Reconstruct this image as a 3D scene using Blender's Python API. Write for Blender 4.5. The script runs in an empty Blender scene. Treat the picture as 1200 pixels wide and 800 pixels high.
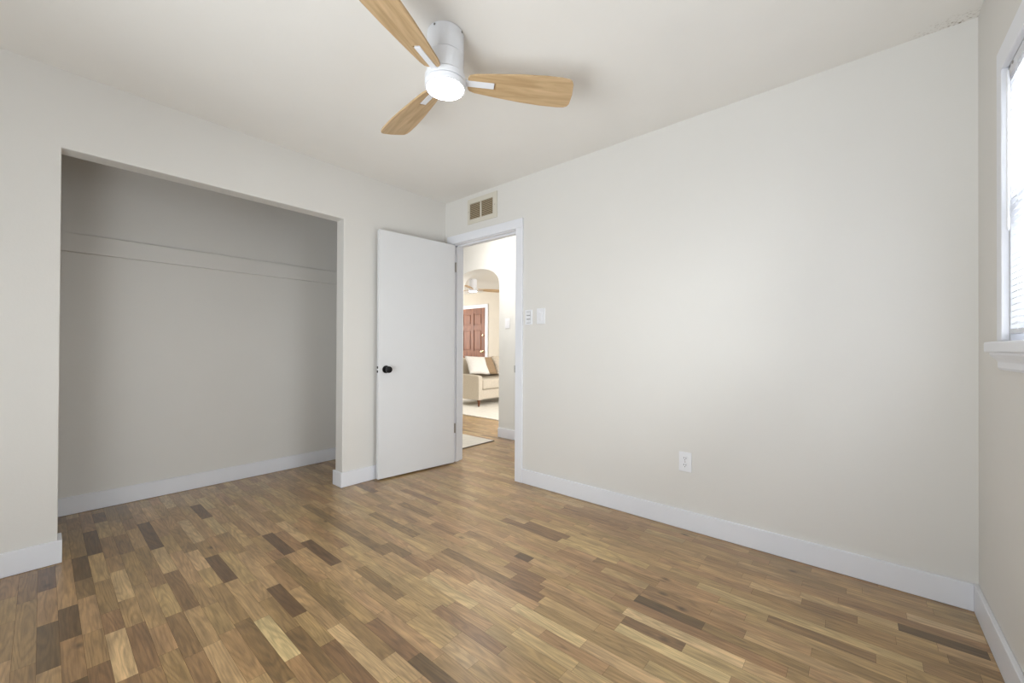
import bpy, bmesh, math, random
from mathutils import Vector, Matrix
random.seed(7)
S = bpy.context.scene
COL = S.collection
PI = math.pi

# ------------------------------------------------------------------ dimensions (metres, camera stands over 0,0)
XA, XR = -3.002, 0.3658          # closet wall / window wall planes
YB, YS = 2.505, -0.80            # door wall / wall behind the viewer
H = 2.44
WT = 0.12                        # thickness of the door wall
XC = -3.808                      # back of the closet
YH = 3.600                       # hall wall with the arch
YL = 7.10                        # far wall of the living room
XL0, XL1 = -8.7, -2.3            # living room side walls

# ------------------------------------------------------------------ camera
def make_camera():
    yaw, pitch, roll = math.radians(40.7387), math.radians(.2889), math.radians(.2679)
    F = Vector((-math.sin(yaw), math.cos(yaw), 0)); R = Vector((math.cos(yaw), math.sin(yaw), 0)); U = Vector((0, 0, 1))
    F, U = F*math.cos(pitch)+U*math.sin(pitch), U*math.cos(pitch)-F*math.sin(pitch)
    R, U = R*math.cos(roll)+U*math.sin(roll), U*math.cos(roll)-R*math.sin(roll)
    cd = bpy.data.cameras.new('camera'); c = bpy.data.objects.new('camera', cd); COL.objects.link(c)
    m = Matrix((R, U, -F)).transposed().to_4x4(); m.translation = Vector((0, 0, 1.0686))
    c.matrix_world = m
    cd.sensor_width = 36; cd.lens = 474.5157*36/1200
    cd.shift_y = 5.42/1200
    cd.clip_start = .02
    S.camera = c
make_camera()

# ------------------------------------------------------------------ world, lights, exposure
S.view_settings.view_transform = 'Standard'; S.view_settings.look = 'None'
S.view_settings.gamma = 1; S.view_settings.use_curve_mapping = False
S.view_settings.exposure = 0.0
w = bpy.data.worlds.new('sky'); S.world = w; w.use_nodes = True
w.node_tree.nodes['Background'].inputs[0].default_value = (.80, .88, 1, 1)
w.node_tree.nodes['Background'].inputs[1].default_value = .8

def area(name, loc, aim, sx, sy, power, col, spread=180):
    l = bpy.data.lights.new(name, 'AREA'); l.shape = 'RECTANGLE'; l.size = sx; l.size_y = sy
    l.energy = power; l.color = col; l.spread = math.radians(spread)
    o = bpy.data.objects.new(name, l); COL.objects.link(o)
    o.location = loc
    o.rotation_euler = Vector(aim).to_track_quat('-Z', 'Z').to_euler()
    return o
DAY = (.905, .965, 1.0)
area('daylight_east_window', (1.0, 1.45, 1.45), (-1, -.06, .10), 1.5, 1.3, 128, DAY)
area('rear_fill_light', (-.95, -1.25, .75), (-.34, .52, .84), 2.1, 1.3, 103, DAY)  # unseen upward fill, added to brighten the ceiling and upper left wall
area('daylight_living_window', (-2.0, 5.4, 1.65), (-1, 0, .04), 2.6, 1.5, 140, (1, .985, .97))
area('daylight_living_west_window', (-9.1, 5.4, 1.6), (1, 0, .04), 2.4, 1.5, 135, (1, .985, .97))

# ------------------------------------------------------------------ materials
def lin(c):
    return tuple(((v/255/12.92) if v/255 <= .04045 else ((v/255+.055)/1.055)**2.4) for v in c)+(1,)
def mat(name, rgb, rough=.6, metal=0, spec=.5, noise=0., nscale=8, bump=0., bscale=200, coat=0):
    m = bpy.data.materials.new(name); m.use_nodes = True; nt = m.node_tree; b = nt.nodes['Principled BSDF']
    c = lin(rgb)
    b.inputs['Base Color'].default_value = c; b.inputs['Roughness'].default_value = rough
    b.inputs['Metallic'].default_value = metal; b.inputs['Specular IOR Level'].default_value = spec
    b.inputs['Coat Weight'].default_value = coat
    tc = nt.nodes.new('ShaderNodeTexCoord')
    n = nt.nodes.new('ShaderNodeTexNoise'); n.inputs['Scale'].default_value = nscale; n.inputs['Detail'].default_value = 4
    nt.links.new(tc.outputs['Object'], n.inputs['Vector'])
    r = nt.nodes.new('ShaderNodeValToRGB')
    k = noise
    r.color_ramp.elements[0].position = .3; r.color_ramp.elements[1].position = .7
    r.color_ramp.elements[0].color = tuple(v*(1-k) for v in c[:3])+(1,)
    r.color_ramp.elements[1].color = tuple(min(1, v*(1+k)) for v in c[:3])+(1,)
    nt.links.new(n.outputs['Fac'], r.inputs['Fac']); nt.links.new(r.outputs['Color'], b.inputs['Base Color'])
    if bump:
        n2 = nt.nodes.new('ShaderNodeTexNoise'); n2.inputs['Scale'].default_value = bscale; n2.inputs['Detail'].default_value = 3
        nt.links.new(tc.outputs['Object'], n2.inputs['Vector'])
        bp = nt.nodes.new('ShaderNodeBump'); bp.inputs['Strength'].default_value = bump; bp.inputs['Distance'].default_value = .002
        nt.links.new(n2.outputs['Fac'], bp.inputs['Height']); nt.links.new(bp.outputs['Normal'], b.inputs['Normal'])
    return m
def emis(name, rgb, s):
    m = bpy.data.materials.new(name); m.use_nodes = True; b = m.node_tree.nodes['Principled BSDF']
    b.inputs['Base Color'].default_value = (.9, .9, .9, 1)
    b.inputs['Emission Color'].default_value = rgb+(1,); b.inputs['Emission Strength'].default_value = s
    return m
M = {}
M['wall'] = mat('greige_wall_paint', (222, 219, 214), .55, noise=.008, nscale=3, bump=.12, bscale=90, spec=.35)
M['ceiling'] = mat('ceiling_paint', (237, 234, 229), .75, noise=.01, nscale=4, bump=.2, bscale=60, spec=.2)
M['trim'] = mat('white_trim_paint', (231, 232, 237), .38, noise=.006, bump=.03, bscale=60)
M['door'] = mat('white_door_paint', (222, 222, 223), .42, noise=.006, bump=.04, bscale=40)
M['hallwall'] = mat('hall_wall_paint', (224, 223, 218), .6, noise=.006, bump=.08, bscale=90)
M['cream'] = mat('cream_living_paint', (212, 204, 189), .65, noise=.01, bump=.08, bscale=90)
M['plastic'] = mat('white_plastic', (232, 232, 235), .35, noise=.004)
M['slot'] = mat('dark_slot', (40, 38, 36), .6, noise=.05)
M['metal'] = mat('satin_nickel', (170, 165, 158), .35, metal=1, noise=.03)
M['black'] = mat('black_metal', (30, 30, 32), .32, metal=.6, noise=.06)
M['chrome'] = mat('bright_brass', (220, 205, 170), .2, metal=1, noise=.02)
M['vent'] = mat('vent_enamel', (214, 208, 194), .5, noise=.01)
M['ventslat'] = mat('vent_slat_enamel', (176, 160, 132), .5, noise=.04)
M['ventdark'] = mat('vent_duct_dark', (84, 68, 48), .9, noise=.1)
M['fanwhite'] = mat('fan_white', (228, 229, 233), .35, noise=.004)
M['seam'] = mat('seam_grey', (120, 118, 116), .6, noise=.03)
M['blind'] = mat('blind_slat_white', (226, 226, 229), .45, noise=.004)
nt = M['blind'].node_tree; _t = nt.nodes.new('ShaderNodeBsdfTranslucent'); _t.inputs['Color'].default_value = (.92, .92, .93, 1)
_m = nt.nodes.new('ShaderNodeMixShader'); _m.inputs[0].default_value = .10
nt.links.new(nt.nodes['Principled BSDF'].outputs[0], _m.inputs[1]); nt.links.new(_t.outputs[0], _m.inputs[2]); nt.links.new(_m.outputs[0], nt.nodes['Material Output'].inputs['Surface'])
M['sofa'] = mat('beige_sofa_linen', (206, 196, 180), .9, noise=.05, nscale=40, bump=.3, bscale=400)
M['pillowwhite'] = mat('white_pillow_linen', (234, 231, 226), .9, noise=.04, nscale=30, bump=.3, bscale=300)
M['pillowbeige'] = mat('beige_pillow_weave', (212, 200, 182), .9, noise=.12, nscale=22, bump=.4, bscale=250)
M['pillowtan'] = mat('tan_pillow_weave', (160, 136, 108), .9, noise=.1, nscale=30, bump=.3, bscale=250)
M['leg'] = mat('dark_wood_leg', (110, 66, 42), .4, noise=.1)
M['rug'] = mat('ivory_rug_pile', (232, 228, 218), .95, noise=.05, nscale=14, bump=.5, bscale=180)
M['stripe'] = mat('rug_edge_binding', (128, 122, 114), .95, noise=.1)
M['lamp'] = emis('lamp_diffuser', (1, .96, .90), 34)
M['hall_fill'] = emis('hall_fill_diffuser', (1, .97, .95), 70)  # glow of the unseen lamp added for the hall
M['frost'] = mat('frosted_glass_shade', (240, 238, 232), .3, noise=.004)

def wood(name, dark, light, axis='X', scale=1., rough=.4):
    m = bpy.data.materials.new(name); m.use_nodes = True; nt = m.node_tree; b = nt.nodes['Principled BSDF']
    tc = nt.nodes.new('ShaderNodeTexCoord'); mp = nt.nodes.new('ShaderNodeMapping')
    s = [14*scale]*3; s['XYZ'.index(axis)] = 1.3*scale
    mp.inputs['Scale'].default_value = s
    n = nt.nodes.new('ShaderNodeTexNoise'); n.inputs['Scale'].default_value = 1.6; n.inputs['Detail'].default_value = 8; n.inputs['Distortion'].default_value = .9
    r = nt.nodes.new('ShaderNodeValToRGB')
    r.color_ramp.elements[0].position = .33; r.color_ramp.elements[1].position = .68
    r.color_ramp.elements[0].color = lin(dark); r.color_ramp.elements[1].color = lin(light)
    nt.links.new(tc.outputs['Object'], mp.inputs['Vector']); nt.links.new(mp.outputs['Vector'], n.inputs['Vector'])
    nt.links.new(n.outputs['Fac'], r.inputs['Fac']); nt.links.new(r.outputs['Color'], b.inputs['Base Color'])
    b.inputs['Roughness'].default_value = rough
    return m
M['blade'] = wood('light_oak_blade', (176, 146, 106), (208, 178, 138), 'X', 1.6, .45)
M['frontdoor'] = wood('brown_front_door_wood', (108, 62, 34), (146, 92, 56), 'Z', 1.0, .5)

def thin_glass():
    m = bpy.data.materials.new('window_glass'); m.use_nodes = True; nt = m.node_tree
    for n in list(nt.nodes):
        if n.type == 'BSDF_PRINCIPLED': nt.nodes.remove(n)
    t = nt.nodes.new('ShaderNodeBsdfTransparent'); g = nt.nodes.new('ShaderNodeBsdfGlossy'); g.inputs['Roughness'].default_value = .02
    f = nt.nodes.new('ShaderNodeFresnel'); f.inputs['IOR'].default_value = 1.45; mx = nt.nodes.new('ShaderNodeMixShader')
    nt.links.new(f.outputs[0], mx.inputs[0]); nt.links.new(t.outputs[0], mx.inputs[1]); nt.links.new(g.outputs[0], mx.inputs[2])
    nt.links.new(mx.outputs[0], nt.nodes['Material Output'].inputs['Surface'])
    return m
M['glass'] = thin_glass()

def stained_ceiling():
    # ceiling paint plus the brown damp speckle in the corner above the window
    m = M['ceiling'].copy(); m.name = 'ceiling_paint_with_damp_corner'; nt = m.node_tree; b = nt.nodes['Principled BSDF']
    src = b.inputs['Base Color'].links[0].from_socket
    tc = nt.nodes.new('ShaderNodeTexCoord')
    d = nt.nodes.new('ShaderNodeVectorMath'); d.operation = 'DISTANCE'; d.inputs[1].default_value = (XR-.04, YB-.02, H)
    sc = nt.nodes.new('ShaderNodeVectorMath'); sc.operation = 'MULTIPLY'; sc.inputs[1].default_value = (1, 2.2, 1)
    sc2 = nt.nodes.new('ShaderNodeVectorMath'); sc2.operation = 'MULTIPLY'; sc2.inputs[1].default_value = (1, 2.2, 1); 
    nt.links.new(tc.outputs['Object'], sc.inputs[0]); nt.links.new(sc.outputs[0], d.inputs[0]); d.inputs[1].default_value = (XR-.05, (YB-.01)*2.2, H)
    mr = nt.nodes.new('ShaderNodeMapRange'); mr.inputs['From Min'].default_value = .02; mr.inputs['From Max'].default_value = .17
    mr.inputs['To Min'].default_value = 1; mr.inputs['To Max'].default_value = 0
    nt.links.new(d.outputs['Value'], mr.inputs['Value'])
    n = nt.nodes.new('ShaderNodeTexNoise'); n.inputs['Scale'].default_value = 110; n.inputs['Detail'].default_value = 5
    nt.links.new(tc.outputs['Object'], n.inputs['Vector'])
    r = nt.nodes.new('ShaderNodeValToRGB'); r.color_ramp.elements[0].position = .52; r.color_ramp.elements[1].position = .78
    nt.links.new(n.outputs['Fac'], r.inputs['Fac'])
    mu = nt.nodes.new('ShaderNodeMath'); mu.operation = 'MULTIPLY'; nt.links.new(mr.outputs[0], mu.inputs[0]); nt.links.new(r.outputs['Color'], mu.inputs[1])
    mix = nt.nodes.new('ShaderNodeMix'); mix.data_type = 'RGBA'
    nt.links.new(mu.outputs[0], mix.inputs['Factor']); nt.links.new(src, mix.inputs['A']); mix.inputs['B'].default_value = lin((118, 100, 72))
    nt.links.new(mix.outputs['Result'], b.inputs['Base Color'])
    return m
M['ceiling_stained'] = stained_ceiling()

def floor_mat():
    m = bpy.data.materials.new('oak_strip_floor'); m.use_nodes = True; nt = m.node_tree; b = nt.nodes['Principled BSDF']
    N = nt.nodes.new; L = nt.links.new
    tone = N('ShaderNodeAttribute'); tone.attribute_name = 'tone'
    sep = N('ShaderNodeSeparateColor'); L(tone.outputs['Color'], sep.inputs[0])      # R tone, G hue, B seed
    tc = N('ShaderNodeTexCoord')
    off = N('ShaderNodeCombineXYZ')
    ml = N('ShaderNodeMath'); ml.operation = 'MULTIPLY'; ml.inputs[1].default_value = 37; L(sep.outputs['Blue'], ml.inputs[0])
    ml2 = N('ShaderNodeMath'); ml2.operation = 'MULTIPLY'; ml2.inputs[1].default_value = 53; L(sep.outputs['Green'], ml2.inputs[0])
    L(ml.outputs[0], off.inputs['X']); L(ml2.outputs[0], off.inputs['Y']); L(ml.outputs[0], off.inputs['Z'])
    add = N('ShaderNodeVectorMath'); L(tc.outputs['Object'], add.inputs[0]); L(off.outputs[0], add.inputs[1])
    def grain(scx, scy, detail, dist):
        mp = N('ShaderNodeMapping'); mp.inputs['Scale'].default_value = (scx, scy, 1); L(add.outputs[0], mp.inputs['Vector'])
        n = N('ShaderNodeTexNoise'); n.inputs['Scale'].default_value = 1; n.inputs['Detail'].default_value = detail; n.inputs['Distortion'].default_value = dist
        L(mp.outputs[0], n.inputs['Vector']); return n.outputs['Fac']
    g1 = grain(5, 55, 6, 1.2)       # broad flame grain
    g2 = grain(14, 420, 3, .3)      # pores
    g3 = grain(4, 9, 4, .5)         # cloudy tone inside one strip
    ramp = N('ShaderNodeValToRGB'); L(sep.outputs['Red'], ramp.inputs['Fac'])
    e = ramp.color_ramp; e.elements[0].position = 0; e.elements[0].color = lin((98, 77, 56))
    e.elements[1].position = 1; e.elements[1].color = lin((226, 201, 160))
    for p, c in ((.22, (128, 103, 76)), (.45, (167, 138, 104)), (.62, (184, 156, 119)), (.8, (203, 177, 138))):
        x = e.elements.new(p); x.color = lin(c)
    hue = N('ShaderNodeHueSaturation'); L(ramp.outputs['Color'], hue.inputs['Color'])
    mh = N('ShaderNodeMapRange'); mh.inputs['To Min'].default_value = .492; mh.inputs['To Max'].default_value = .508; L(sep.outputs['Green'], mh.inputs['Value']); L(mh.outputs[0], hue.inputs['Hue'])
    hue.inputs['Saturation'].default_value = 1.16; hue.inputs['Value'].default_value = 1.06
    def mod(prev, fac, lo, hi, p0=.3, p1=.7):
        mr = N('ShaderNodeMapRange'); mr.inputs['From Min'].default_value = p0; mr.inputs['From Max'].default_value = p1
        mr.inputs['To Min'].default_value = lo; mr.inputs['To Max'].default_value = hi; L(fac, mr.inputs['Value'])
        v = N('ShaderNodeVectorMath'); v.operation = 'SCALE'; L(prev, v.inputs[0]); L(mr.outputs[0], v.inputs['Scale']); return v.outputs[0]
    c = mod(hue.outputs['Color'], g1, .74, 1.14)
    c = mod(c, g2, .84, 1.09)
    c = mod(c, g3, .80, 1.12)
    # growth rings: contour lines of a smooth stretched noise
    mpr = N('ShaderNodeMapping'); mpr.inputs['Scale'].default_value = (1.5, 13, 1); L(add.outputs[0], mpr.inputs['Vector'])
    nr = N('ShaderNodeTexNoise'); nr.inputs['Scale'].default_value = 1; nr.inputs['Detail'].default_value = 1.5; L(mpr.outputs[0], nr.inputs['Vector'])
    mk = N('ShaderNodeMath'); mk.operation = 'MULTIPLY'; mk.inputs[1].default_value = 95; L(nr.outputs['Fac'], mk.inputs[0])
    sn = N('ShaderNodeMath'); sn.operation = 'SINE'; L(mk.outputs[0], sn.inputs[0])
    c = mod(c, sn.outputs[0], 1.05, .84, -.4, 1)
    # knots: a few dark irregular spots
    kn = N('ShaderNodeTexVoronoi'); kn.inputs['Scale'].default_value = 3.2; kn.inputs['Randomness'].default_value = 1
    mpk = N('ShaderNodeMapping'); mpk.inputs['Scale'].default_value = (1, 1.7, 1); L(add.outputs[0], mpk.inputs['Vector']); L(mpk.outputs[0], kn.inputs['Vector'])
    c = mod(c, kn.outputs['Distance'], .35, 1.0, .015, .10)
    L(c, b.inputs['Base Color'])
    b.inputs['Coat Weight'].default_value = .42; b.inputs['Coat Roughness'].default_value = .27; b.inputs['Specular IOR Level'].default_value = .5
    rr = N('ShaderNodeMapRange'); rr.inputs['To Min'].default_value = .26; rr.inputs['To Max'].default_value = .42; L(g3, rr.inputs['Value']); L(rr.outputs[0], b.inputs['Roughness'])
    bp = N('ShaderNodeBump'); bp.inputs['Strength'].default_value = .12; bp.inputs['Distance'].default_value = .002; L(g1, bp.inputs['Height']); L(bp.outputs[0], b.inputs['Normal'])
    return m
M['floor'] = floor_mat()
M['joint'] = mat('floor_joint_dark', (92, 70, 48), .8, noise=.05)

# ------------------------------------------------------------------ mesh helpers
def bx(bm, x0, x1, y0, y1, z0, z1, bev=0, seg=2, rot=None, origin=None):
    r = bmesh.ops.create_cube(bm, size=1)
    vs = r['verts']
    for v in vs:
        v.co = Vector(((x0+x1)/2+v.co.x*(x1-x0), (y0+y1)/2+v.co.y*(y1-y0), (z0+z1)/2+v.co.z*(z1-z0)))
    if bev:
        es = list({e for v in vs for e in v.link_edges})
        rr = bmesh.ops.bevel(bm, geom=es, offset=bev, segments=seg, affect='EDGES', profile=.5)
        vs = list({v for f in rr['faces'] for v in f.verts} | {v for v in vs if v.is_valid})
    if rot is not None:
        bmesh.ops.rotate(bm, verts=vs, cent=origin or (0, 0, 0), matrix=rot)
    return vs
def box(*a, **k):
    bm = bmesh.new(); bx(bm, *a, **k); return bm
def prism(bm, pts, axis, a0, a1):
    """extrude an outline (2D pts) along an axis from a0 to a1"""
    def P(u, v, a): return {'x': (a, u, v), 'y': (u, a, v), 'z': (u, v, a)}[axis]
    A = [bm.verts.new(P(u, v, a0)) for u, v in pts]; B = [bm.verts.new(P(u, v, a1)) for u, v in pts]
    bm.faces.new(A); bm.faces.new(B[::-1])
    n = len(pts)
    for i in range(n): bm.faces.new((A[i], B[i], B[(i+1) % n], A[(i+1) % n]))
    bmesh.ops.recalc_face_normals(bm, faces=bm.faces)
    return A+B
def lathe(bm, prof, seg=48, loc=(0, 0, 0), axis='z', cap=True):
    rings = []
    for r, z in prof:
        ring = []
        for i in range(seg):
            a = 2*PI*i/seg; p = Vector((r*math.cos(a), r*math.sin(a), z))
            if axis == 'x': p = Vector((p.z, p.x, p.y))
            if axis == 'y': p = Vector((p.x, p.z, p.y))
            ring.append(bm.verts.new(p+Vector(loc)))
        rings.append(ring)
    for a, b in zip(rings, rings[1:]):
        for i in range(seg): bm.faces.new((a[i], a[(i+1) % seg], b[(i+1) % seg], b[i]))
    if cap:
        bm.faces.new(rings[0]); bm.faces.new(rings[-1])
    bmesh.ops.recalc_face_normals(bm, faces=bm.faces)
def obj(name, bm, m, parent=None, smooth=False, kind=None, bevel=0, label=None):
    me = bpy.data.meshes.new(name); bm.to_mesh(me); bm.free()
    me.materials.append(M[m] if isinstance(m, str) else m)
    o = bpy.data.objects.new(name, me); COL.objects.link(o)
    if parent is not None: o.parent = parent
    if smooth:
        for p in me.polygons: p.use_smooth = True
        md = o.modifiers.new('edges', 'EDGE_SPLIT'); md.split_angle = math.radians(35)
    if bevel:
        b = o.modifiers.new('bevel', 'BEVEL'); b.width = bevel; b.segments = 2; b.limit_method = 'ANGLE'
    if kind: o['kind'] = kind
    if label: o['label'] = label
    return o
def struct(name, bm, m, parent=None, **k):
    return obj(name, bm, m, parent, kind='structure' if parent is None else None, **k)
def thing(name, label, cat, loc=(0, 0, 0), rz=0, group=None):
    o = bpy.data.objects.new(name, None); COL.objects.link(o); o.empty_display_size = .1
    o.location = loc; o.rotation_euler = (0, 0, rz); o['label'] = label; o['category'] = cat
    if group: o['group'] = group
    return o
def tag(o, label, cat, group=None):
    o['label'] = label; o['category'] = cat
    if group: o['group'] = group
    return o

# ------------------------------------------------------------------ floor: one surface of short oak strips, each strip its own tone
W = .055; Y0 = .022-W/2
PL = [(-1,-2.93,-2.64,'d'),(0,-2.97,-2.7,'D'),(0,-2.37,-2.03,'D'),(1,-2.46,-2.19,'D'),(1,-1.9,-1.78,'D'),(2,-3.47,-3.0,'d'),(3,-3.37,-2.98,'D'),(2,-2.97,-2.7,'D'),(3,-2.97,-2.62,'m'),(3,-2.12,-1.79,'l'),(4,-3.7,-3.5,'D'),(7,-3.29,-2.82,'D'),(7,-2.81,-2.48,'l'),(7,-2.45,-2.07,'d'),(9,-3.04,-2.65,'d'),(9,-2.63,-2.39,'l'),(9,-1.83,-1.39,'d'),(10,-2.51,-2.18,'D'),(10,-1.79,-1.48,'L'),(11,-1.91,-1.63,'d'),(11,-1.62,-1.29,'d'),(12,-3.4,-3.09,'D'),(12,-3.09,-2.77,'l'),(12,-1.99,-1.70,'D'),(13,-1.53,-1.14,'l'),(14,-2.22,-1.55,'d'),(14,-1.54,-1.24,'d'),(14,-1.23,-1.08,'l'),(15,-2.57,-2.24,'D'),(15,-1.45,-1.17,'d'),(15,-1.09,-0.94,'D'),(17,-2.32,-1.96,'D'),(17,-1.13,-0.99,'l'),(18,-1.84,-1.49,'d'),(19,-1.32,-0.96,'d'),(20,-0.74,-0.65,'l'),(21,-2.85,-2.43,'d'),(21,-2.43,-1.86,'d'),(23,-1.09,-0.76,'L'),(25,-2.39,-1.91,'d'),(25,-1.23,-1.03,'d'),(26,-1.23,-1.07,'d'),(26,-0.71,-0.32,'L'),(27,-0.71,-0.48,'d'),(28,-0.73,-0.3,'L'),(29,-1.35,-1.26,'D'),(30,-0.73,-0.46,'D'),(32,-2.61,-2.19,'d'),(33,-1.02,-0.7,'d'),(34,-0.28,0.04,'d'),(35,-1.55,-1.25,'d'),(35,-0.56,0.16,'l'),(37,0.23,0.36,'d'),(38,-0.19,-0.01,'d'),(39,-0.2,0.11,'l'),(39,0.11,0.34,'D'),(41,-1.51,-1.05,'d'),(41,0.14,0.35,'L')]
TONE = {'D': (.03, .12), 'd': (.27, .37), 'm': (.56, .62), 'l': (.70, .78), 'L': (.86, .94)}
def rand_tone():
    r = random.random()
    if r < .03: return random.uniform(.20, .30)
    if r < .17: return random.uniform(.36, .46)
    if r < .88: return random.uniform(.46, .62)
    return random.uniform(.62, .76)
def make_floor():
    bm = bmesh.new(); lay = bm.loops.layers.float_color.new('tone')
    fx0, fx1, fy0, fy1 = XL0-.15, XR+.15, YS-.15, YL+.15
    rows = {}
    for k, a, b, t in PL: rows.setdefault(k, []).append((a, b, t))
    k0 = int(math.floor((fy0-Y0)/W)); k1 = int(math.ceil((fy1-Y0)/W))
    g = .00035
    def quad(xa, xb, k, t):
        ya, yb = max(fy0, Y0+k*W), min(fy1, Y0+(k+1)*W)
        vs = [bm.verts.new(c) for c in ((xa+g, ya+g, 0), (xb-g, ya+g, 0), (xb-g, yb-g, 0), (xa+g, yb-g, 0))]
        f = bm.faces.new(vs); col = (t, random.random(), random.random(), 1)
        for l in f.loops: l[lay] = col
    for k in range(k0, k1+1):
        if Y0+k*W >= fy1: break
        spans = sorted(rows.get(k, []))
        x = fx0
        for a, b, t in spans+[(fx1, None, None)]:
            if x != fx0 and a-x < .09: a = x
            a = max(a, x)
            # fill x..a with random strips of about 18 to 50 cm
            while a-x > 1e-3:
                ln = random.choice((.30, .32, .33, .24, .42, .20, random.uniform(.18, .6)))
                if x == fx0: ln *= random.random()*.8+.2
                if x > -1.6: ln *= 1.1
                if a-x-ln < .12: ln = a-x
                if ln > .75: ln /= 2
                tn = rand_tone(); yk = Y0+k*W
                if x < -1.7 and yk < .40: tn = max(.05, tn-random.choice((.03, .10, .16)))     # tone lowered for the random boards at the near left
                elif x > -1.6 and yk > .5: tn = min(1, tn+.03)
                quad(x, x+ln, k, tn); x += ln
            if b is not None and b > x:
                quad(x, b, k, random.uniform(*TONE[t])); x = b
    me = bpy.data.meshes.new('floor')
    nf = len(bm.faces)
    bx(bm, fx0, fx1, fy0, fy1, -.12, -.0008)
    bm.faces.ensure_lookup_table()
    for f in bm.faces[nf:]: f.material_index = 1
    bm.to_mesh(me); bm.free()
    me.materials.append(M['floor']); me.materials.append(M['joint'])
    o = bpy.data.objects.new('floor', me); COL.objects.link(o); o['kind'] = 'structure'
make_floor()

# ------------------------------------------------------------------ shell
# ceiling over bedroom and closet, hall and living room
struct('ceiling', box(XC-.1, XR+.14, YS-.12, YB+.06, H, H+.12), 'ceiling_stained')
struct('ceiling_hall', box(-4.72, -1.5, YB+.06, YH+.07, H, H+.12), 'hallwall')
struct('ceiling_living', box(XL0-.12, XL1+.12, YH+.07, YL+.12, H, H+.12), 'hallwall')
CY0, CY1, CZ = .057, 1.504, 2.052           # closet opening
# closet wall: an outline with the opening cut in it
bm = bmesh.new()
prism(bm, [(YS-.12, 0), (CY0, 0), (CY0, CZ), (CY1, CZ), (CY1, 0), (YB+.02, 0), (YB+.02, H+.01), (YS-.12, H+.01)], 'x', XA-.11, XA)
struct('wall_left', bm, 'wall', bevel=.004)
# closet interior
struct('wall_closet_back', box(XC-.1, XC, YS-.12, YB+.02, 0, H+.01), 'wall')
struct('wall_closet_near', box(XC-.02, XA-.08, YS-.12, YS+.30, 0, H+.01), 'wall')
struct('wall_closet_far', box(XC-.02, XA-.08, 2.12, YB+.02, 0, H+.01), 'wall')
# door wall
DX0, DX1, DZ = -2.893, -2.115, 2.028
bm = bmesh.new()
prism(bm, [(XA-.9, 0), (DX0-.018, 0), (DX0-.018, DZ+.018), (DX1+.018, DZ+.018), (DX1+.018, 0), (XR+.14, 0), (XR+.14, H+.01), (XA-.9, H+.01)], 'y', YB, YB+WT)
struct('wall_back', bm, 'wall')
# window wall
WY0, WY1, WZ0, WZ1 = .95, 2.045, 1.08, 1.99
bm = bmesh.new()
for a in ((YS-.12, WY0, 0, H+.01), (WY1, YB+.02, 0, H+.01), (WY0, WY1, 0, WZ0), (WY0, WY1, WZ1, H+.01)):
    bx(bm, XR, XR+.14, *a)
struct('wall_right', bm, 'wall')
# rear wall (behind the viewer) with the opening added for the fill light
RX0, RX1 = -2.15, .13
RZ0, RZ1 = .06, 2.20
bm = bmesh.new()
for a in ((XA-.02, RX0, 0, H+.01), (RX1, XR+.14, 0, H+.01), (RX0, RX1, 0, RZ0), (RX0, RX1, RZ1, H+.01)):
    bx(bm, a[0], a[1], YS-.12, YS, a[2], a[3])
struct('wall_rear', bm, 'wall')
# hall: arch wall, end walls
AX1 = -3.307; AX0 = -4.11; AZS = 1.80; AZT = 2.066
arch = []
for i in range(25):
    a = PI*i/24; arch.append(((AX0+AX1)/2-(AX1-AX0)/2*math.cos(a), AZS+(AZT-AZS)*math.sin(a)**.7))
bm = bmesh.new()
prism(bm, [(XL0-.12, 0), (AX0, 0)]+arch+[(AX1, 0), (-1.5, 0), (-1.5, H+.01), (XL0-.12, H+.01)], 'y', YH, YH+.15)
struct('wall_hall_far', bm, 'hallwall')
struct('wall_hall_left', box(-4.72, -4.6, YB+.06, YH, 0, H+.01), 'hallwall')
struct('wall_hall_right', box(-1.62, -1.5, YB+WT, YH, 0, H+.01), 'hallwall')
bm = box(XA-.9, -1.5, YB+WT, YB+WT+.004, DZ+.10, H)
struct('wall_hall_near', bm, 'hallwall')
# living room
struct('wall_living_far', box(XL0-.12, XL1+.12, YL, YL+.12, 0, H+.01), 'cream')
bm = bmesh.new()
for a in ((YH+.15, 4.2, 0, H), (6.6, YL, 0, H), (4.2, 6.6, 0, .9), (4.2, 6.6, 2.2, H)):
    bx(bm, XL1, XL1+.12, *a)
struct('wall_living_right', bm, 'cream')
bm = bmesh.new()
for a in ((YH+.15, 4.3, 0, H), (6.5, YL, 0, H), (4.3, 6.5, 0, .9), (4.3, 6.5, 2.2, H)):
    bx(bm, XL0-.12, XL0, *a)
struct('wall_living_left', bm, 'cream')

# ------------------------------------------------------------------ baseboards
BH = .112; BT = .015
def bboard(name, segs, parent=None):
    bm = bmesh.new()
    for x0, x1, y0, y1 in segs: bx(bm, x0, x1, y0, y1, 0.001, BH, bev=.002, seg=1)
    return struct(name, bm, 'trim', parent)
bboard('baseboard_back', [(DX1+.076, XR-BT, YB-BT, YB), (XA+BT, DX0-.064, YB-BT, YB)])
bboard('baseboard_right', [(XR-BT, XR, YS, YB)])
bboard('baseboard_left', [(XA, XA+BT, YS, CY0+BT), (XA-.11, XA, CY0, CY0+BT),
                          (XA, XA+BT, CY1-BT, YB-BT), (XA-.125, XA, CY1-BT, CY1)])
bboard('baseboard_closet', [(XC, XC+BT, YS+.3, 2.12), (XC+BT, XA-.125, 2.12-BT, 2.12), (XC+BT, XA-.125, YS+.3, YS+.3+BT)])
bboard('baseboard_hall', [(AX1-.002, -1.62, YH-BT, YH), (-4.6, AX0, YH-BT, YH)])
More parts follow.
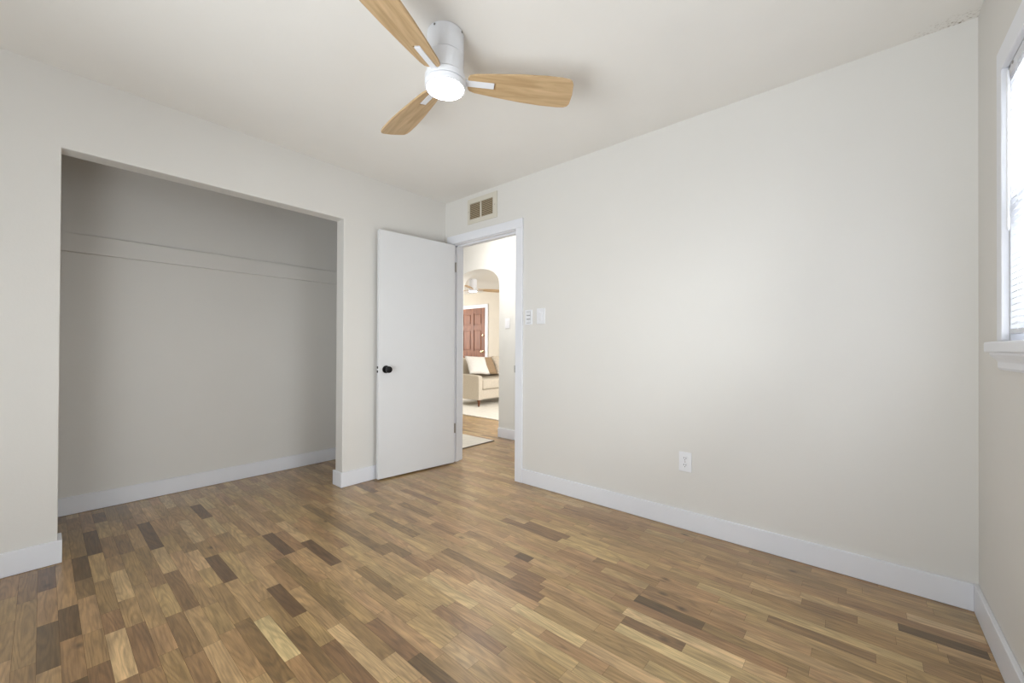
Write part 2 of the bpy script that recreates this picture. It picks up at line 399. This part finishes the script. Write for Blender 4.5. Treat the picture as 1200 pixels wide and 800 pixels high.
bboard('baseboard_living', [(-6.86, XL1, YL-BT, YL), (XL0, -7.96, YL-BT, YL)])
bboard('baseboard_rear', [(XA+BT, RX0-.07, YS, YS+BT), (RX1+.07, XR-BT, YS, YS+BT)])

# closet shelf cleat
struct('trim_1', box(XC, XC+.019, YS+.3, 2.12, 1.668, 1.787, bev=.002, seg=1), 'wall', label='painted board fixed across the back of the closet')

# ------------------------------------------------------------------ bedroom door opening: jamb, stops and casing
bm = bmesh.new()
yb0, yb1 = YB-.001, YB+WT+.001
bx(bm, DX0-.018, DX0, yb0, yb1, 0, DZ+.018); bx(bm, DX1, DX1+.018, yb0, yb1, 0, DZ+.018); bx(bm, DX0, DX1, yb0, yb1, DZ, DZ+.018)
bx(bm, DX0, DX0+.011, YB+.042, YB+.078, 0, DZ); bx(bm, DX1-.011, DX1, YB+.042, YB+.078, 0, DZ); bx(bm, DX0, DX1, YB+.042, YB+.078, DZ-.011, DZ)
for (y0, y1) in ((YB-.018, YB), (YB+WT, YB+WT+.018)):
    bx(bm, DX0-.064, DX0-.005, y0, y1, 0, DZ+.005, bev=.003); bx(bm, DX1+.005, DX1+.075, y0, y1, 0, DZ+.005, bev=.003)
    bx(bm, DX0-.064, DX1+.075, y0, y1, DZ+.005, DZ+.080, bev=.003)
casing = struct('trim_2', bm, 'trim')
obj('strike_plate', box(DX1-.0015, DX1+.003, YB-.019, YB+.03, .872, .930, bev=.001), 'metal', casing, label='small grey metal strike plate')

# door slab, opened back towards the closet wall
slab_w, slab_t = .733, .035
hinge = Vector((-2.846, 2.490, 0)); ang = math.atan2(1.765-2.490, -2.925+2.846)    # direction of the visible face
dmat = Matrix.Rotation(ang, 4, 'Z')
bm = box(0, slab_w, -slab_t, 0, .012, 2.020, bev=.0015, seg=1)
door = struct('door_1', bm, 'door')
door.matrix_world = Matrix.Translation(hinge) @ dmat
# local frame: +x from hinge to free edge, +y is towards the room (the face the photo shows)
# which side is the room?  rotate(+y) by ang (about -96 deg) gives +x world, so the face seen is y=0
kx, kz = slab_w-.062, .892
bm = bmesh.new(); lathe(bm, [(0.001, 0), (.031, 0), (.031, .004), (.028, .008), (.014, .010), (.0115, .014), (.0115, .030), (.017, .034), (.0255, .042), (.0275, .052), (.0255, .061), (.018, .067), (.006, .069), (.001, .069)], 40, (kx, 0, kz), 'y', cap=False)
obj('door_knob', bm, 'black', door, smooth=True, label='round black door knob')
bm = bmesh.new()
bx(bm, slab_w-.0005, slab_w+.0012, -.030, -.005, kz-.029, kz+.029)
lp = obj('latch_plate', bm, 'plastic', door)
bm = bmesh.new(); bx(bm, slab_w, slab_w+.0022, -.029, -.007, kz+.007, kz+.026, bev=.001); bx(bm, slab_w, slab_w+.0022, -.029, -.007, kz-.026, kz-.007, bev=.001)
obj('latch_hole', bm, 'slot', lp)
for z0, z1 in ((1.770, 1.857), (.284, .371)):
    bm = bmesh.new()
    lathe(bm, [(.006, z0), (.0062, z0+.001), (.0062, z1-.001), (.004, z1+.003)], 16, (-.0075, .004, 0), 'z')
    bx(bm, -.004, .0005, -slab_t+.004, -.001, z0, z1)
    obj('hinge', bm, 'metal', door, label='grey metal hinge')

# small hole / dot in the door near the top hinge side
bm = bmesh.new(); lathe(bm, [(.001, -.0005), (.004, 0), (.004, .0015), (.001, .002)], 14, (slab_w*.12, 0, 1.66), 'y', cap=False)
obj('filler_dot', bm, 'trim', door)

# ------------------------------------------------------------------ return air vent over the door
v = thing('air_vent', 'beige metal air return grille on the wall above the doorway', 'vent', (-2.507, YB, 2.285))
x0, x1, z0, z1 = -.182, .179, -.108, .114
ix0, ix1, iz0, iz1 = -.152, .131, -.068, .070
bm = bmesh.new()
bx(bm, x0, ix0, -.008, 0, z0, z1, bev=.002); bx(bm, ix1, x1, -.008, 0, z0, z1, bev=.002)
bx(bm, ix0, ix1, -.008, 0, z0, iz0, bev=.002); bx(bm, ix0, ix1, -.008, 0, iz1, z1, bev=.002)
bx(bm, -.020, -.006, -.009, -.001, iz0, iz1, bev=.001)
obj('vent_frame', bm, 'vent', v)
obj('duct_opening', box(ix0, ix1, -.0012, -.0002, iz0, iz1), 'ventdark', v, label='dark duct behind the louvres')
bm = bmesh.new()
n = 11
for i in range(n):
    z = iz0+(i+.5)*(iz1-iz0)/n
    bx(bm, ix0, ix1, -.0065, -.0025, z-.0030, z+.0026, rot=Matrix.Rotation(.35, 3, 'X'), origin=(0, -.0045, z))
obj('louvres', bm, 'ventslat', v, label='tan horizontal louvres')
for sx in (-.167, .155):
    bm = bmesh.new(); lathe(bm, [(.004, -.0095), (.004, -.0075)], 12, (sx, 0, .003), 'y'); obj('screw', bm, 'metal', v)

# ------------------------------------------------------------------ switches and outlet
def plate(t, w, h, y=-.006):
    obj('cover_plate', box(-w/2, w/2, y, 0, -h/2, h/2, bev=.002), 'plastic', t)
t = thing('light_switch', 'white three-button stacked wall switch nearest the door casing', 'light switch', (-1.982, YB, 1.312), group=None)
plate(t, .070, .116)
for z in (-.030, 0, .030):
    b = obj('rocker', box(-.017, .017, -.0095, -.005, z-.0125, z+.0125, bev=.002), 'plastic', t)
obj('rocker_gap', box(-.0185, .0185, -.0064, -.0058, -.045, .045), 'seam', t)
t = thing('light_switch', 'white wide blank-faced wall switch to the right of the stacked one', 'light switch', (-1.862, YB, 1.316))
plate(t, .078, .120, -.007)
obj('paddle', box(-.0165, .0165, -.0115, -.006, -.033, .033, bev=.003), 'plastic', t)
t = thing('wall_outlet', 'white duplex power outlet low on the long bare wall', 'outlet', (-.791, YB, .398))
plate(t, .072, .116)
for z in (-.020, .020):
    s_ = bmesh.new(); lathe(s_, [(.0165, -.0085), (.0170, -.0075), (.0170, -.005)], 32, (0, 0, z), 'y')
    so = obj('socket', s_, 'plastic', t, smooth=True)
    bm = bmesh.new(); bx(bm, -.0075, -.0050, -.0092, -.0083, z-.001, z+.008); bx(bm, .0050, .0075, -.0092, -.0083, z-.001, z+.008)
    lathe(bm, [(.0026, -.0092), (.0026, -.0083)], 12, (0, 0, z-.008), 'y')
    obj('slot', bm, 'slot', so)
bm = bmesh.new(); lathe(bm, [(.003, -.0072), (.003, -.0058)], 12, (0, 0, 0), 'y'); obj('screw', bm, 'metal', t)
t = thing('light_switch', 'white toggle switch on the hall wall seen through the doorway', 'light switch', (-3.172, YH, 1.362))
plate(t, .074, .118)
obj('paddle', box(-.017, .017, -.010, -.005, -.034, .034, bev=.002), 'plastic', t)

# ------------------------------------------------------------------ window on the right wall
bm = bmesh.new()
xf = XR-.018
for y0, y1, z0, z1 in ((WY1, WY1+.060, WZ0+.02, WZ1), (WY0-.060, WY0, WZ0+.02, WZ1), (WY0-.060, WY1+.060, WZ1, WZ1+.077)):
    bx(bm, xf, XR, y0, y1, z0, z1, bev=.003)
# jamb lining
bx(bm, XR, XR+.14, WY1-.012, WY1, WZ0+.017, WZ1); bx(bm, XR, XR+.14, WY0, WY0+.012, WZ0+.017, WZ1); bx(bm, XR, XR+.14, WY0, WY1, WZ1-.012, WZ1)
win = struct('window_1', bm, 'trim')
bm = bmesh.new()   # stool
bx(bm, XR-.045, XR+.10, WY0-.078, WY1+.078, 1.062, 1.097, bev=.006, seg=3)
obj('window_stool', bm, 'trim', win)
bm = bmesh.new()   # apron with a coved profile
pr = [(XR, 1.0615), (XR-.034, 1.0615), (XR-.034, 1.054), (XR-.028, 1.046), (XR-.020, 1.037), (XR-.016, 1.030), (XR-.016, 1.012), (XR-.010, 1.004), (XR, 1.004)]
prism(bm, pr, 'y', WY0-.06, WY1+.06)
obj('apron', bm, 'trim', win)
# double-hung vinyl sashes
def sash(name, x, z0, z1, z_rail):
    bm = bmesh.new(); a, b = WY0+.012, WY1-.012; f = .042
    bx(bm, x, x+.03, a, a+f, z0, z1, bev=.002); bx(bm, x, x+.03, b-f, b, z0, z1, bev=.002)
    bx(bm, x, x+.03, a+f, b-f, z0, z0+f, bev=.002); bx(bm, x, x+.03, a+f, b-f, z1-f, z1, bev=.002)
    s = obj('sash', bm, 'trim', win)
    obj('pane', box(x+.013, x+.017, a+f, b-f, z0+f, z1-f), 'glass', s)
sash('sash', XR+.055, 1.098, 1.565, 0)
sash('sash', XR+.090, 1.525, WZ1-.012, 0)
# mini blind
bl = thing('window_blind', 'white horizontal slat blind hanging in the window', 'blind', (XR+.008, 0, 0))
yb_a, yb_b = WY0+.018, WY1-.016
obj('headrail', box(-.012, .020, yb_a, yb_b, WZ1-.040, WZ1-.014, bev=.002), 'blind', bl)
bm = bmesh.new(); zz = WZ1-.052; tilt = math.radians(34)
while zz > 1.150:
    pts = []
    for i in range(5):
        u = -0.0125+.025*i/4; c = .0016*(1-(u/.0125)**2)
        pts.append((u*math.cos(tilt)-c*math.sin(tilt), zz+u*math.sin(tilt)+c*math.cos(tilt)))
    A = [bm.verts.new((p[0], yb_a, p[1])) for p in pts]; B = [bm.verts.new((p[0], yb_b, p[1])) for p in pts]
    A2 = [bm.verts.new((p[0], yb_a, p[1]-.0005)) for p in pts]; B2 = [bm.verts.new((p[0], yb_b, p[1]-.0005)) for p in pts]
    for i in range(4):
        bm.faces.new((A[i], A[i+1], B[i+1], B[i])); bm.faces.new((A2[i], B2[i], B2[i+1], A2[i+1]))
    bm.faces.new((A[0], B[0], B2[0], A2[0])); bm.faces.new((A[4], A2[4], B2[4], B[4]))
    zz -= .020
obj('slats', bm, 'blind', bl)
obj('bottom_rail', box(-.011, .013, yb_a, yb_b, 1.122, 1.138, bev=.003), 'blind', bl)
for y in (yb_b-.10, (yb_a+yb_b)/2, yb_a+.10):
    bm = bmesh.new()
    for x in (-.0135, .0135): bx(bm, x-.0006, x+.0006, y-.001, y+.001, 1.13, WZ1-.03)
    obj('ladder_cord', bm, 'blind', bl)
bm = bmesh.new(); lathe(bm, [(.003, 1.45), (.004, 1.46), (.004, WZ1-.05), (.002, WZ1-.03)], 12, (-.019, yb_b-.03, 0)); obj('tilt_wand', bm, 'plastic', bl, smooth=True)
bm = bmesh.new(); bx(bm, -.014, -.010, yb_b-.003, yb_b+.005, WZ1-.042, WZ1-.016); obj('mounting_bracket', bm, 'metal', bl)
obj('bracket_clip', box(-.014, -.011, yb_b-.05, yb_b-.043, WZ1-.020, WZ1-.013), 'metal', bl)

# unseen window, added tall for the fill light: casing, two sliding sashes and panes
bm = bmesh.new()
for x0, x1, z0, z1 in ((RX0-.07, RX0, 0, RZ1), (RX1, RX1+.07, 0, RZ1), (RX0-.07, RX1+.07, RZ1, RZ1+.075)):
    bx(bm, x0, x1, YS, YS+.018, z0, z1, bev=.003)
rw = struct('rear_fill_window', bm, 'trim')
for a, b in ((RX0, (RX0+RX1)/2), ((RX0+RX1)/2, RX1)):
    bm = bmesh.new(); f = .045; y0, y1 = YS-.08, YS-.045
    bx(bm, a, a+f, y0, y1, RZ0, RZ1); bx(bm, b-f, b, y0, y1, RZ0, RZ1); bx(bm, a+f, b-f, y0, y1, RZ0, RZ0+f); bx(bm, a+f, b-f, y0, y1, RZ1-f, RZ1)
    s = obj('sash', bm, 'trim', rw); obj('pane', box(a+f, b-f, y0+.015, y0+.019, RZ0+f, RZ1-f), 'glass', s)

# ------------------------------------------------------------------ ceiling fan
def make_fan(loc, rz, label):
    t = thing('ceiling_fan', label, 'ceiling fan', loc, rz)
    # heights are below the ceiling (origin at the ceiling)
    bm = bmesh.new(); lathe(bm, [(.074, 0), (.0775, -.003), (.0775, -.006)], 64); lathe(bm, [(.0795, -.006), (.0795, -.100), (.0785, -.1015)], 64)
    ca = obj('canopy', bm, 'fanwhite', t, smooth=True)
    for a in (200, 285, 20):
        bm = bmesh.new(); a = math.radians(a-math.degrees(rz)); lathe(bm, [(.0045, 0), (.0045, .002), (.002, .003)], 12, axis='x')
        for v_ in bm.verts: v_.co = Matrix.Rotation(a, 3, 'Z') @ (v_.co+Vector((.0790, 0, -.013)))
        obj('screw', bm, 'seam', ca)
    bm = bmesh.new(); lathe(bm, [(.0785, -.1025), (.0795, -.1035), (.0795, -.182), (.084, -.187), (.0845, -.189)], 64)
    obj('motor_housing', bm, 'fanwhite', t, smooth=True)
    bm = bmesh.new(); lathe(bm, [(.083, -.1895), (.083, -.1915)], 64); lathe(bm, [(.083, -.2150), (.083, -.2175)], 64)
    obj('shadow_gap', bm, 'seam', t, smooth=True)
    bm = bmesh.new(); lathe(bm, [(.0865, -.1915), (.0885, -.193), (.0885, -.2135), (.0870, -.2150)], 64)
    obj('blade_hub', bm, 'fanwhite', t, smooth=True)
    bm = bmesh.new(); lathe(bm, [(.0870, -.2175), (.0885, -.219), (.0885, -.234), (.0850, -.2415), (.0800, -.2425), (.0800, -.2395)], 64)
    obj('light_ring', bm, 'fanwhite', t, smooth=True)
    bm = bmesh.new(); lathe(bm, [(.0795, -.238), (.0790, -.2425), (.074, -.2455), (.050, -.2485), (.0010, -.2500)], 64, cap=False)
    obj('light_diffuser', bm, 'lamp', t, smooth=True, label='glowing round light diffuser')
    for k in range(3):
        a = math.radians(50+120*k)
        # outline in blade coordinates: x outward, y across
        L0, L1 = .098, .575
        top, bot = [], []
        prof = [(0, .026), (.008, .038), (.03, .046), (.12, .058), (.24, .071), (.34, .0775), (.42, .0775), (.455, .074), (.470, .066), (.477, .052), (.477, .0)]
        for s_, hw in prof: top.append((L0+s_, hw))
        for s_, hw in prof[-2::-1]: bot.append((L0+s_-(.010 if s_ > .4 else 0), -hw))
        # slot for the bracket at the root
        pts = top+bot+[(L0, -.0165), (L0+.125, -.0165), (L0+.125, .0165), (L0, .0165)]
        bm = bmesh.new(); prism(bm, pts, 'z', -.004, .004)
        bmesh.ops.triangulate(bm, faces=[f for f in bm.faces if len(f.verts) > 4])
        pitch = Matrix.Rotation(math.radians(-13), 4, 'X')
        # +y side (counter-clockwise side) hangs lower
        pl = obj('blade', bm, 'blade', t)
        pl.matrix_local = Matrix.Rotation(a, 4, 'Z') @ Matrix.Translation((0, 0, -.2035)) @ pitch
        bm = bmesh.new(); bx(bm, .080, L0+.116, -.0150, .0150, -.0055, .0055, bev=.0012, seg=1)
        obj('blade_bracket', bm, 'fanwhite', pl, label='white metal blade bracket')
        bm = bmesh.new(); bx(bm, L0+.112, L0+.135, -.017, .017, .0030, .0050)
        obj('slot_cover', bm, 'blade', pl)
    return t
fan = make_fan((-1.376, 1.143, H), 0, 'white three-blade ceiling fan with light oak blades over the bare bedroom')
def dup(o, parent=None):
    c = o.copy(); COL.objects.link(c)
    if parent is not None: c.parent = parent
    for ch in o.children: dup(ch, c)
    return c
f2 = dup(fan); f2.location = (-5.88, 5.62, H); f2.rotation_euler = (0, 0, math.radians(12))
f2['label'] = 'ceiling fan far off in the living room, seen through the arch'

# ------------------------------------------------------------------ hall and living room
def rug(name, label, x0, x1, y0, y1, h):
    o = obj(name, box(x0, x1, y0, y1, .0005, h, bev=.003), 'rug'); tag(o, label, 'rug'); return o
r = rug('rug', 'small ivory hallway runner with a thin dark edge just outside the bedroom door', -4.0, -3.198, 2.70, 3.40, .008)
obj('edge_binding', box(-3.2, -3.188, 2.70, 3.40, .0005, .0095, bev=.002), 'stripe', r)
rug('rug', 'large ivory area rug under the beige sofa', -7.4, -3.2, 4.40, 6.75, .014)

# sofa: faces +x, near arm towards the hall
so = thing('sofa', 'light beige fabric sofa with wooden feet on the ivory rug', 'sofa', (-5.15, 5.08, .014))
D_, Lw = .92, 1.92
bm = bmesh.new(); bx(bm, -D_, -.02, .03, Lw-.03, .125, .30, bev=.02, seg=3); obj('seat_base', bm, 'sofa', so, smooth=True)
for y0 in (0, Lw-.10):
    bm = bmesh.new()
    prism(bm, [(-D_, .12), (0, .12), (0, .50), (-.01, .545), (-.05, .560), (-.45, .575), (-D_, .60)], 'y', y0, y0+.10)
    obj('arm', bm, 'sofa', so, bevel=.016)
bm = bmesh.new(); bx(bm, -D_-.02, -D_+.16, .0, Lw, .13, .80, bev=.04, seg=4); obj('backrest', bm, 'sofa', so, smooth=True)
for i in range(2):
    ya = .105+i*(Lw-.21)/2; yb2 = ya+(Lw-.21)/2-.006
    bm = bmesh.new(); bx(bm, -.76, .01, ya, yb2, .305, .490, bev=.035, seg=4); obj('seat_cushion', bm, 'sofa', so, smooth=True)
    bm = bmesh.new(); bx(bm, -.80, -.60, ya, yb2, .49, .86, bev=.06, seg=4, rot=Matrix.Rotation(-.12, 3, 'Y'), origin=(-.7, 0, .49)); obj('back_cushion', bm, 'sofa', so, smooth=True)
for x, y in ((-.05, .05), (-.05, Lw-.05), (-D_+.05, .05), (-D_+.05, Lw-.05)):
    bm = bmesh.new(); lathe(bm, [(.014, 0), (.018, .03), (.026, .09), (.034, .12)], 16, (x, y, 0)); obj('leg', bm, 'leg', so, smooth=True)

def pillow(label, mname, loc, size, rot, th=.16, spin=0):
    bm = bmesh.new(); n = 14; g = {}
    for s_ in (1, -1):
        for i in range(n+1):
            for j in range(n+1):
                u, v_ = -1+2*i/n, -1+2*j/n
                edge = i in (0, n) or j in (0, n)
                if edge and s_ == -1: g[(s_, i, j)] = g[(1, i, j)]; continue
                z = s_*th/2*((1-abs(u)**2.4)*(1-abs(v_)**2.4))**.55
                pin = 1-.07*(1-abs(u*v_))*(abs(u)**4+abs(v_)**4)/1.0
                g[(s_, i, j)] = bm.verts.new((u*size/2*pin, v_*size/2*pin, z))
    for s_ in (1, -1):
        for i in range(n):
            for j in range(n):
                q = [g[(s_, i, j)], g[(s_, i+1, j)], g[(s_, i+1, j+1)], g[(s_, i, j+1)]]
                bm.faces.new(q if s_ == 1 else q[::-1])
    bmesh.ops.rotate(bm, verts=bm.verts, cent=(0, 0, 0), matrix=Matrix.Rotation(math.radians(spin), 3, 'Z'))
    o = obj('throw_pillow', bm, mname, smooth=True); o.modifiers.clear()
    o.rotation_euler = rot; o.location = loc
    tag(o, label, 'pillow')
    return o
# all stand on the seat (top at about .50), leaning
P = (PI/2, 0, PI/2)
pillow('white square throw pillow leaning beside the near sofa arm', 'pillowwhite', (-5.51, 5.39, .745), .43, (math.radians(50), 0, math.radians(74)), .13, spin=-4)
pillow('tan throw pillow wedged behind the white one', 'pillowtan', (-5.57, 5.68, .730), .42, (math.radians(52), 0, math.radians(78)), .11, spin=-2)
pillow('speckled beige throw pillow at the right of the sofa seat', 'pillowbeige', (-5.53, 6.14, .735), .42, (math.radians(60), 0, math.radians(70)), .16, spin=4)

# front door of the house: brown six-panel door in a white casing
FX0, FX1, FZ = -7.86, -6.975, 2.06
bm = bmesh.new()
yy = YL
bx(bm, FX0-.09, FX0, yy-.02, yy, 0, FZ, bev=.004); bx(bm, FX1, FX1+.09, yy-.02, yy, 0, FZ, bev=.004); bx(bm, FX0-.09, FX1+.09, yy-.02, yy, FZ, FZ+.09, bev=.004)
struct('trim_3', bm, 'trim')
bm = bmesh.new(); bx(bm, FX0, FX1, yy-.010, yy, .01, FZ)
fd = struct('door_2', bm, 'frontdoor')
wd = FX1-FX0; st = .11; cx = (FX0+FX1)/2
bm = bmesh.new()
zs = [.01, .25, .95, 1.08, 1.58, 1.70, 1.92, FZ]
for x0, x1 in ((FX0, FX0+st), (cx-.05, cx+.05), (FX1-st, FX1)): bx(bm, x0, x1, yy-.022, yy-.008, .01, FZ, bev=.003)
for z0, z1 in ((.01, .25), (.82, 1.0), (1.52, 1.64), (1.93, FZ)):
    bx(bm, FX0+st, cx-.05, yy-.022, yy-.008, z0, z1, bev=.003); bx(bm, cx+.05, FX1-st, yy-.022, yy-.008, z0, z1, bev=.003)
obj('door_rails', bm, 'frontdoor', fd)
for x0, x1 in ((FX0+st, cx-.05), (cx+.05, FX1-st)):
    for z0, z1 in ((.25, .82), (1.0, 1.52), (1.64, 1.93)):
        obj('panel', box(x0+.03, x1-.03, yy-.020, yy-.009, z0+.03, z1-.03, bev=.008), 'frontdoor', fd)
bm = bmesh.new(); lathe(bm, [(.001, 0), (.030, 0), (.028, -.012), (.014, -.016), (.012, -.024), (.001, -.026)], 24, (FX1-.06, yy-.022, 1.38), 'y', cap=False)
obj('deadbolt', bm, 'chrome', fd, smooth=True)
bm = bmesh.new(); lathe(bm, [(.001, 0), (.032, 0), (.030, -.006), (.012, -.012), (.012, -.035), (.027, -.045), (.030, -.058), (.020, -.068), (.001, -.070)], 24, (FX1-.06, yy-.022, .98), 'y', cap=False)
obj('door_knob', bm, 'chrome', fd, smooth=True)

# hall ceiling lamp: an unseen frosted dome, added to brighten the hall wall
hl = thing('hall_fill_lamp', 'unseen frosted flush dome lamp added to light the hallway', 'lamp', (-3.10, 2.92, H))
bm = bmesh.new(); lathe(bm, [(.001, 0), (.15, 0), (.15, -.018), (.142, -.022)], 40, cap=False); obj('lamp_base', bm, 'fanwhite', hl, smooth=True)
bm = bmesh.new(); lathe(bm, [(.14, -.021), (.132, -.045), (.10, -.072), (.05, -.088), (.001, -.092)], 40, cap=False); obj('lamp_shade', bm, 'hall_fill', hl, smooth=True)
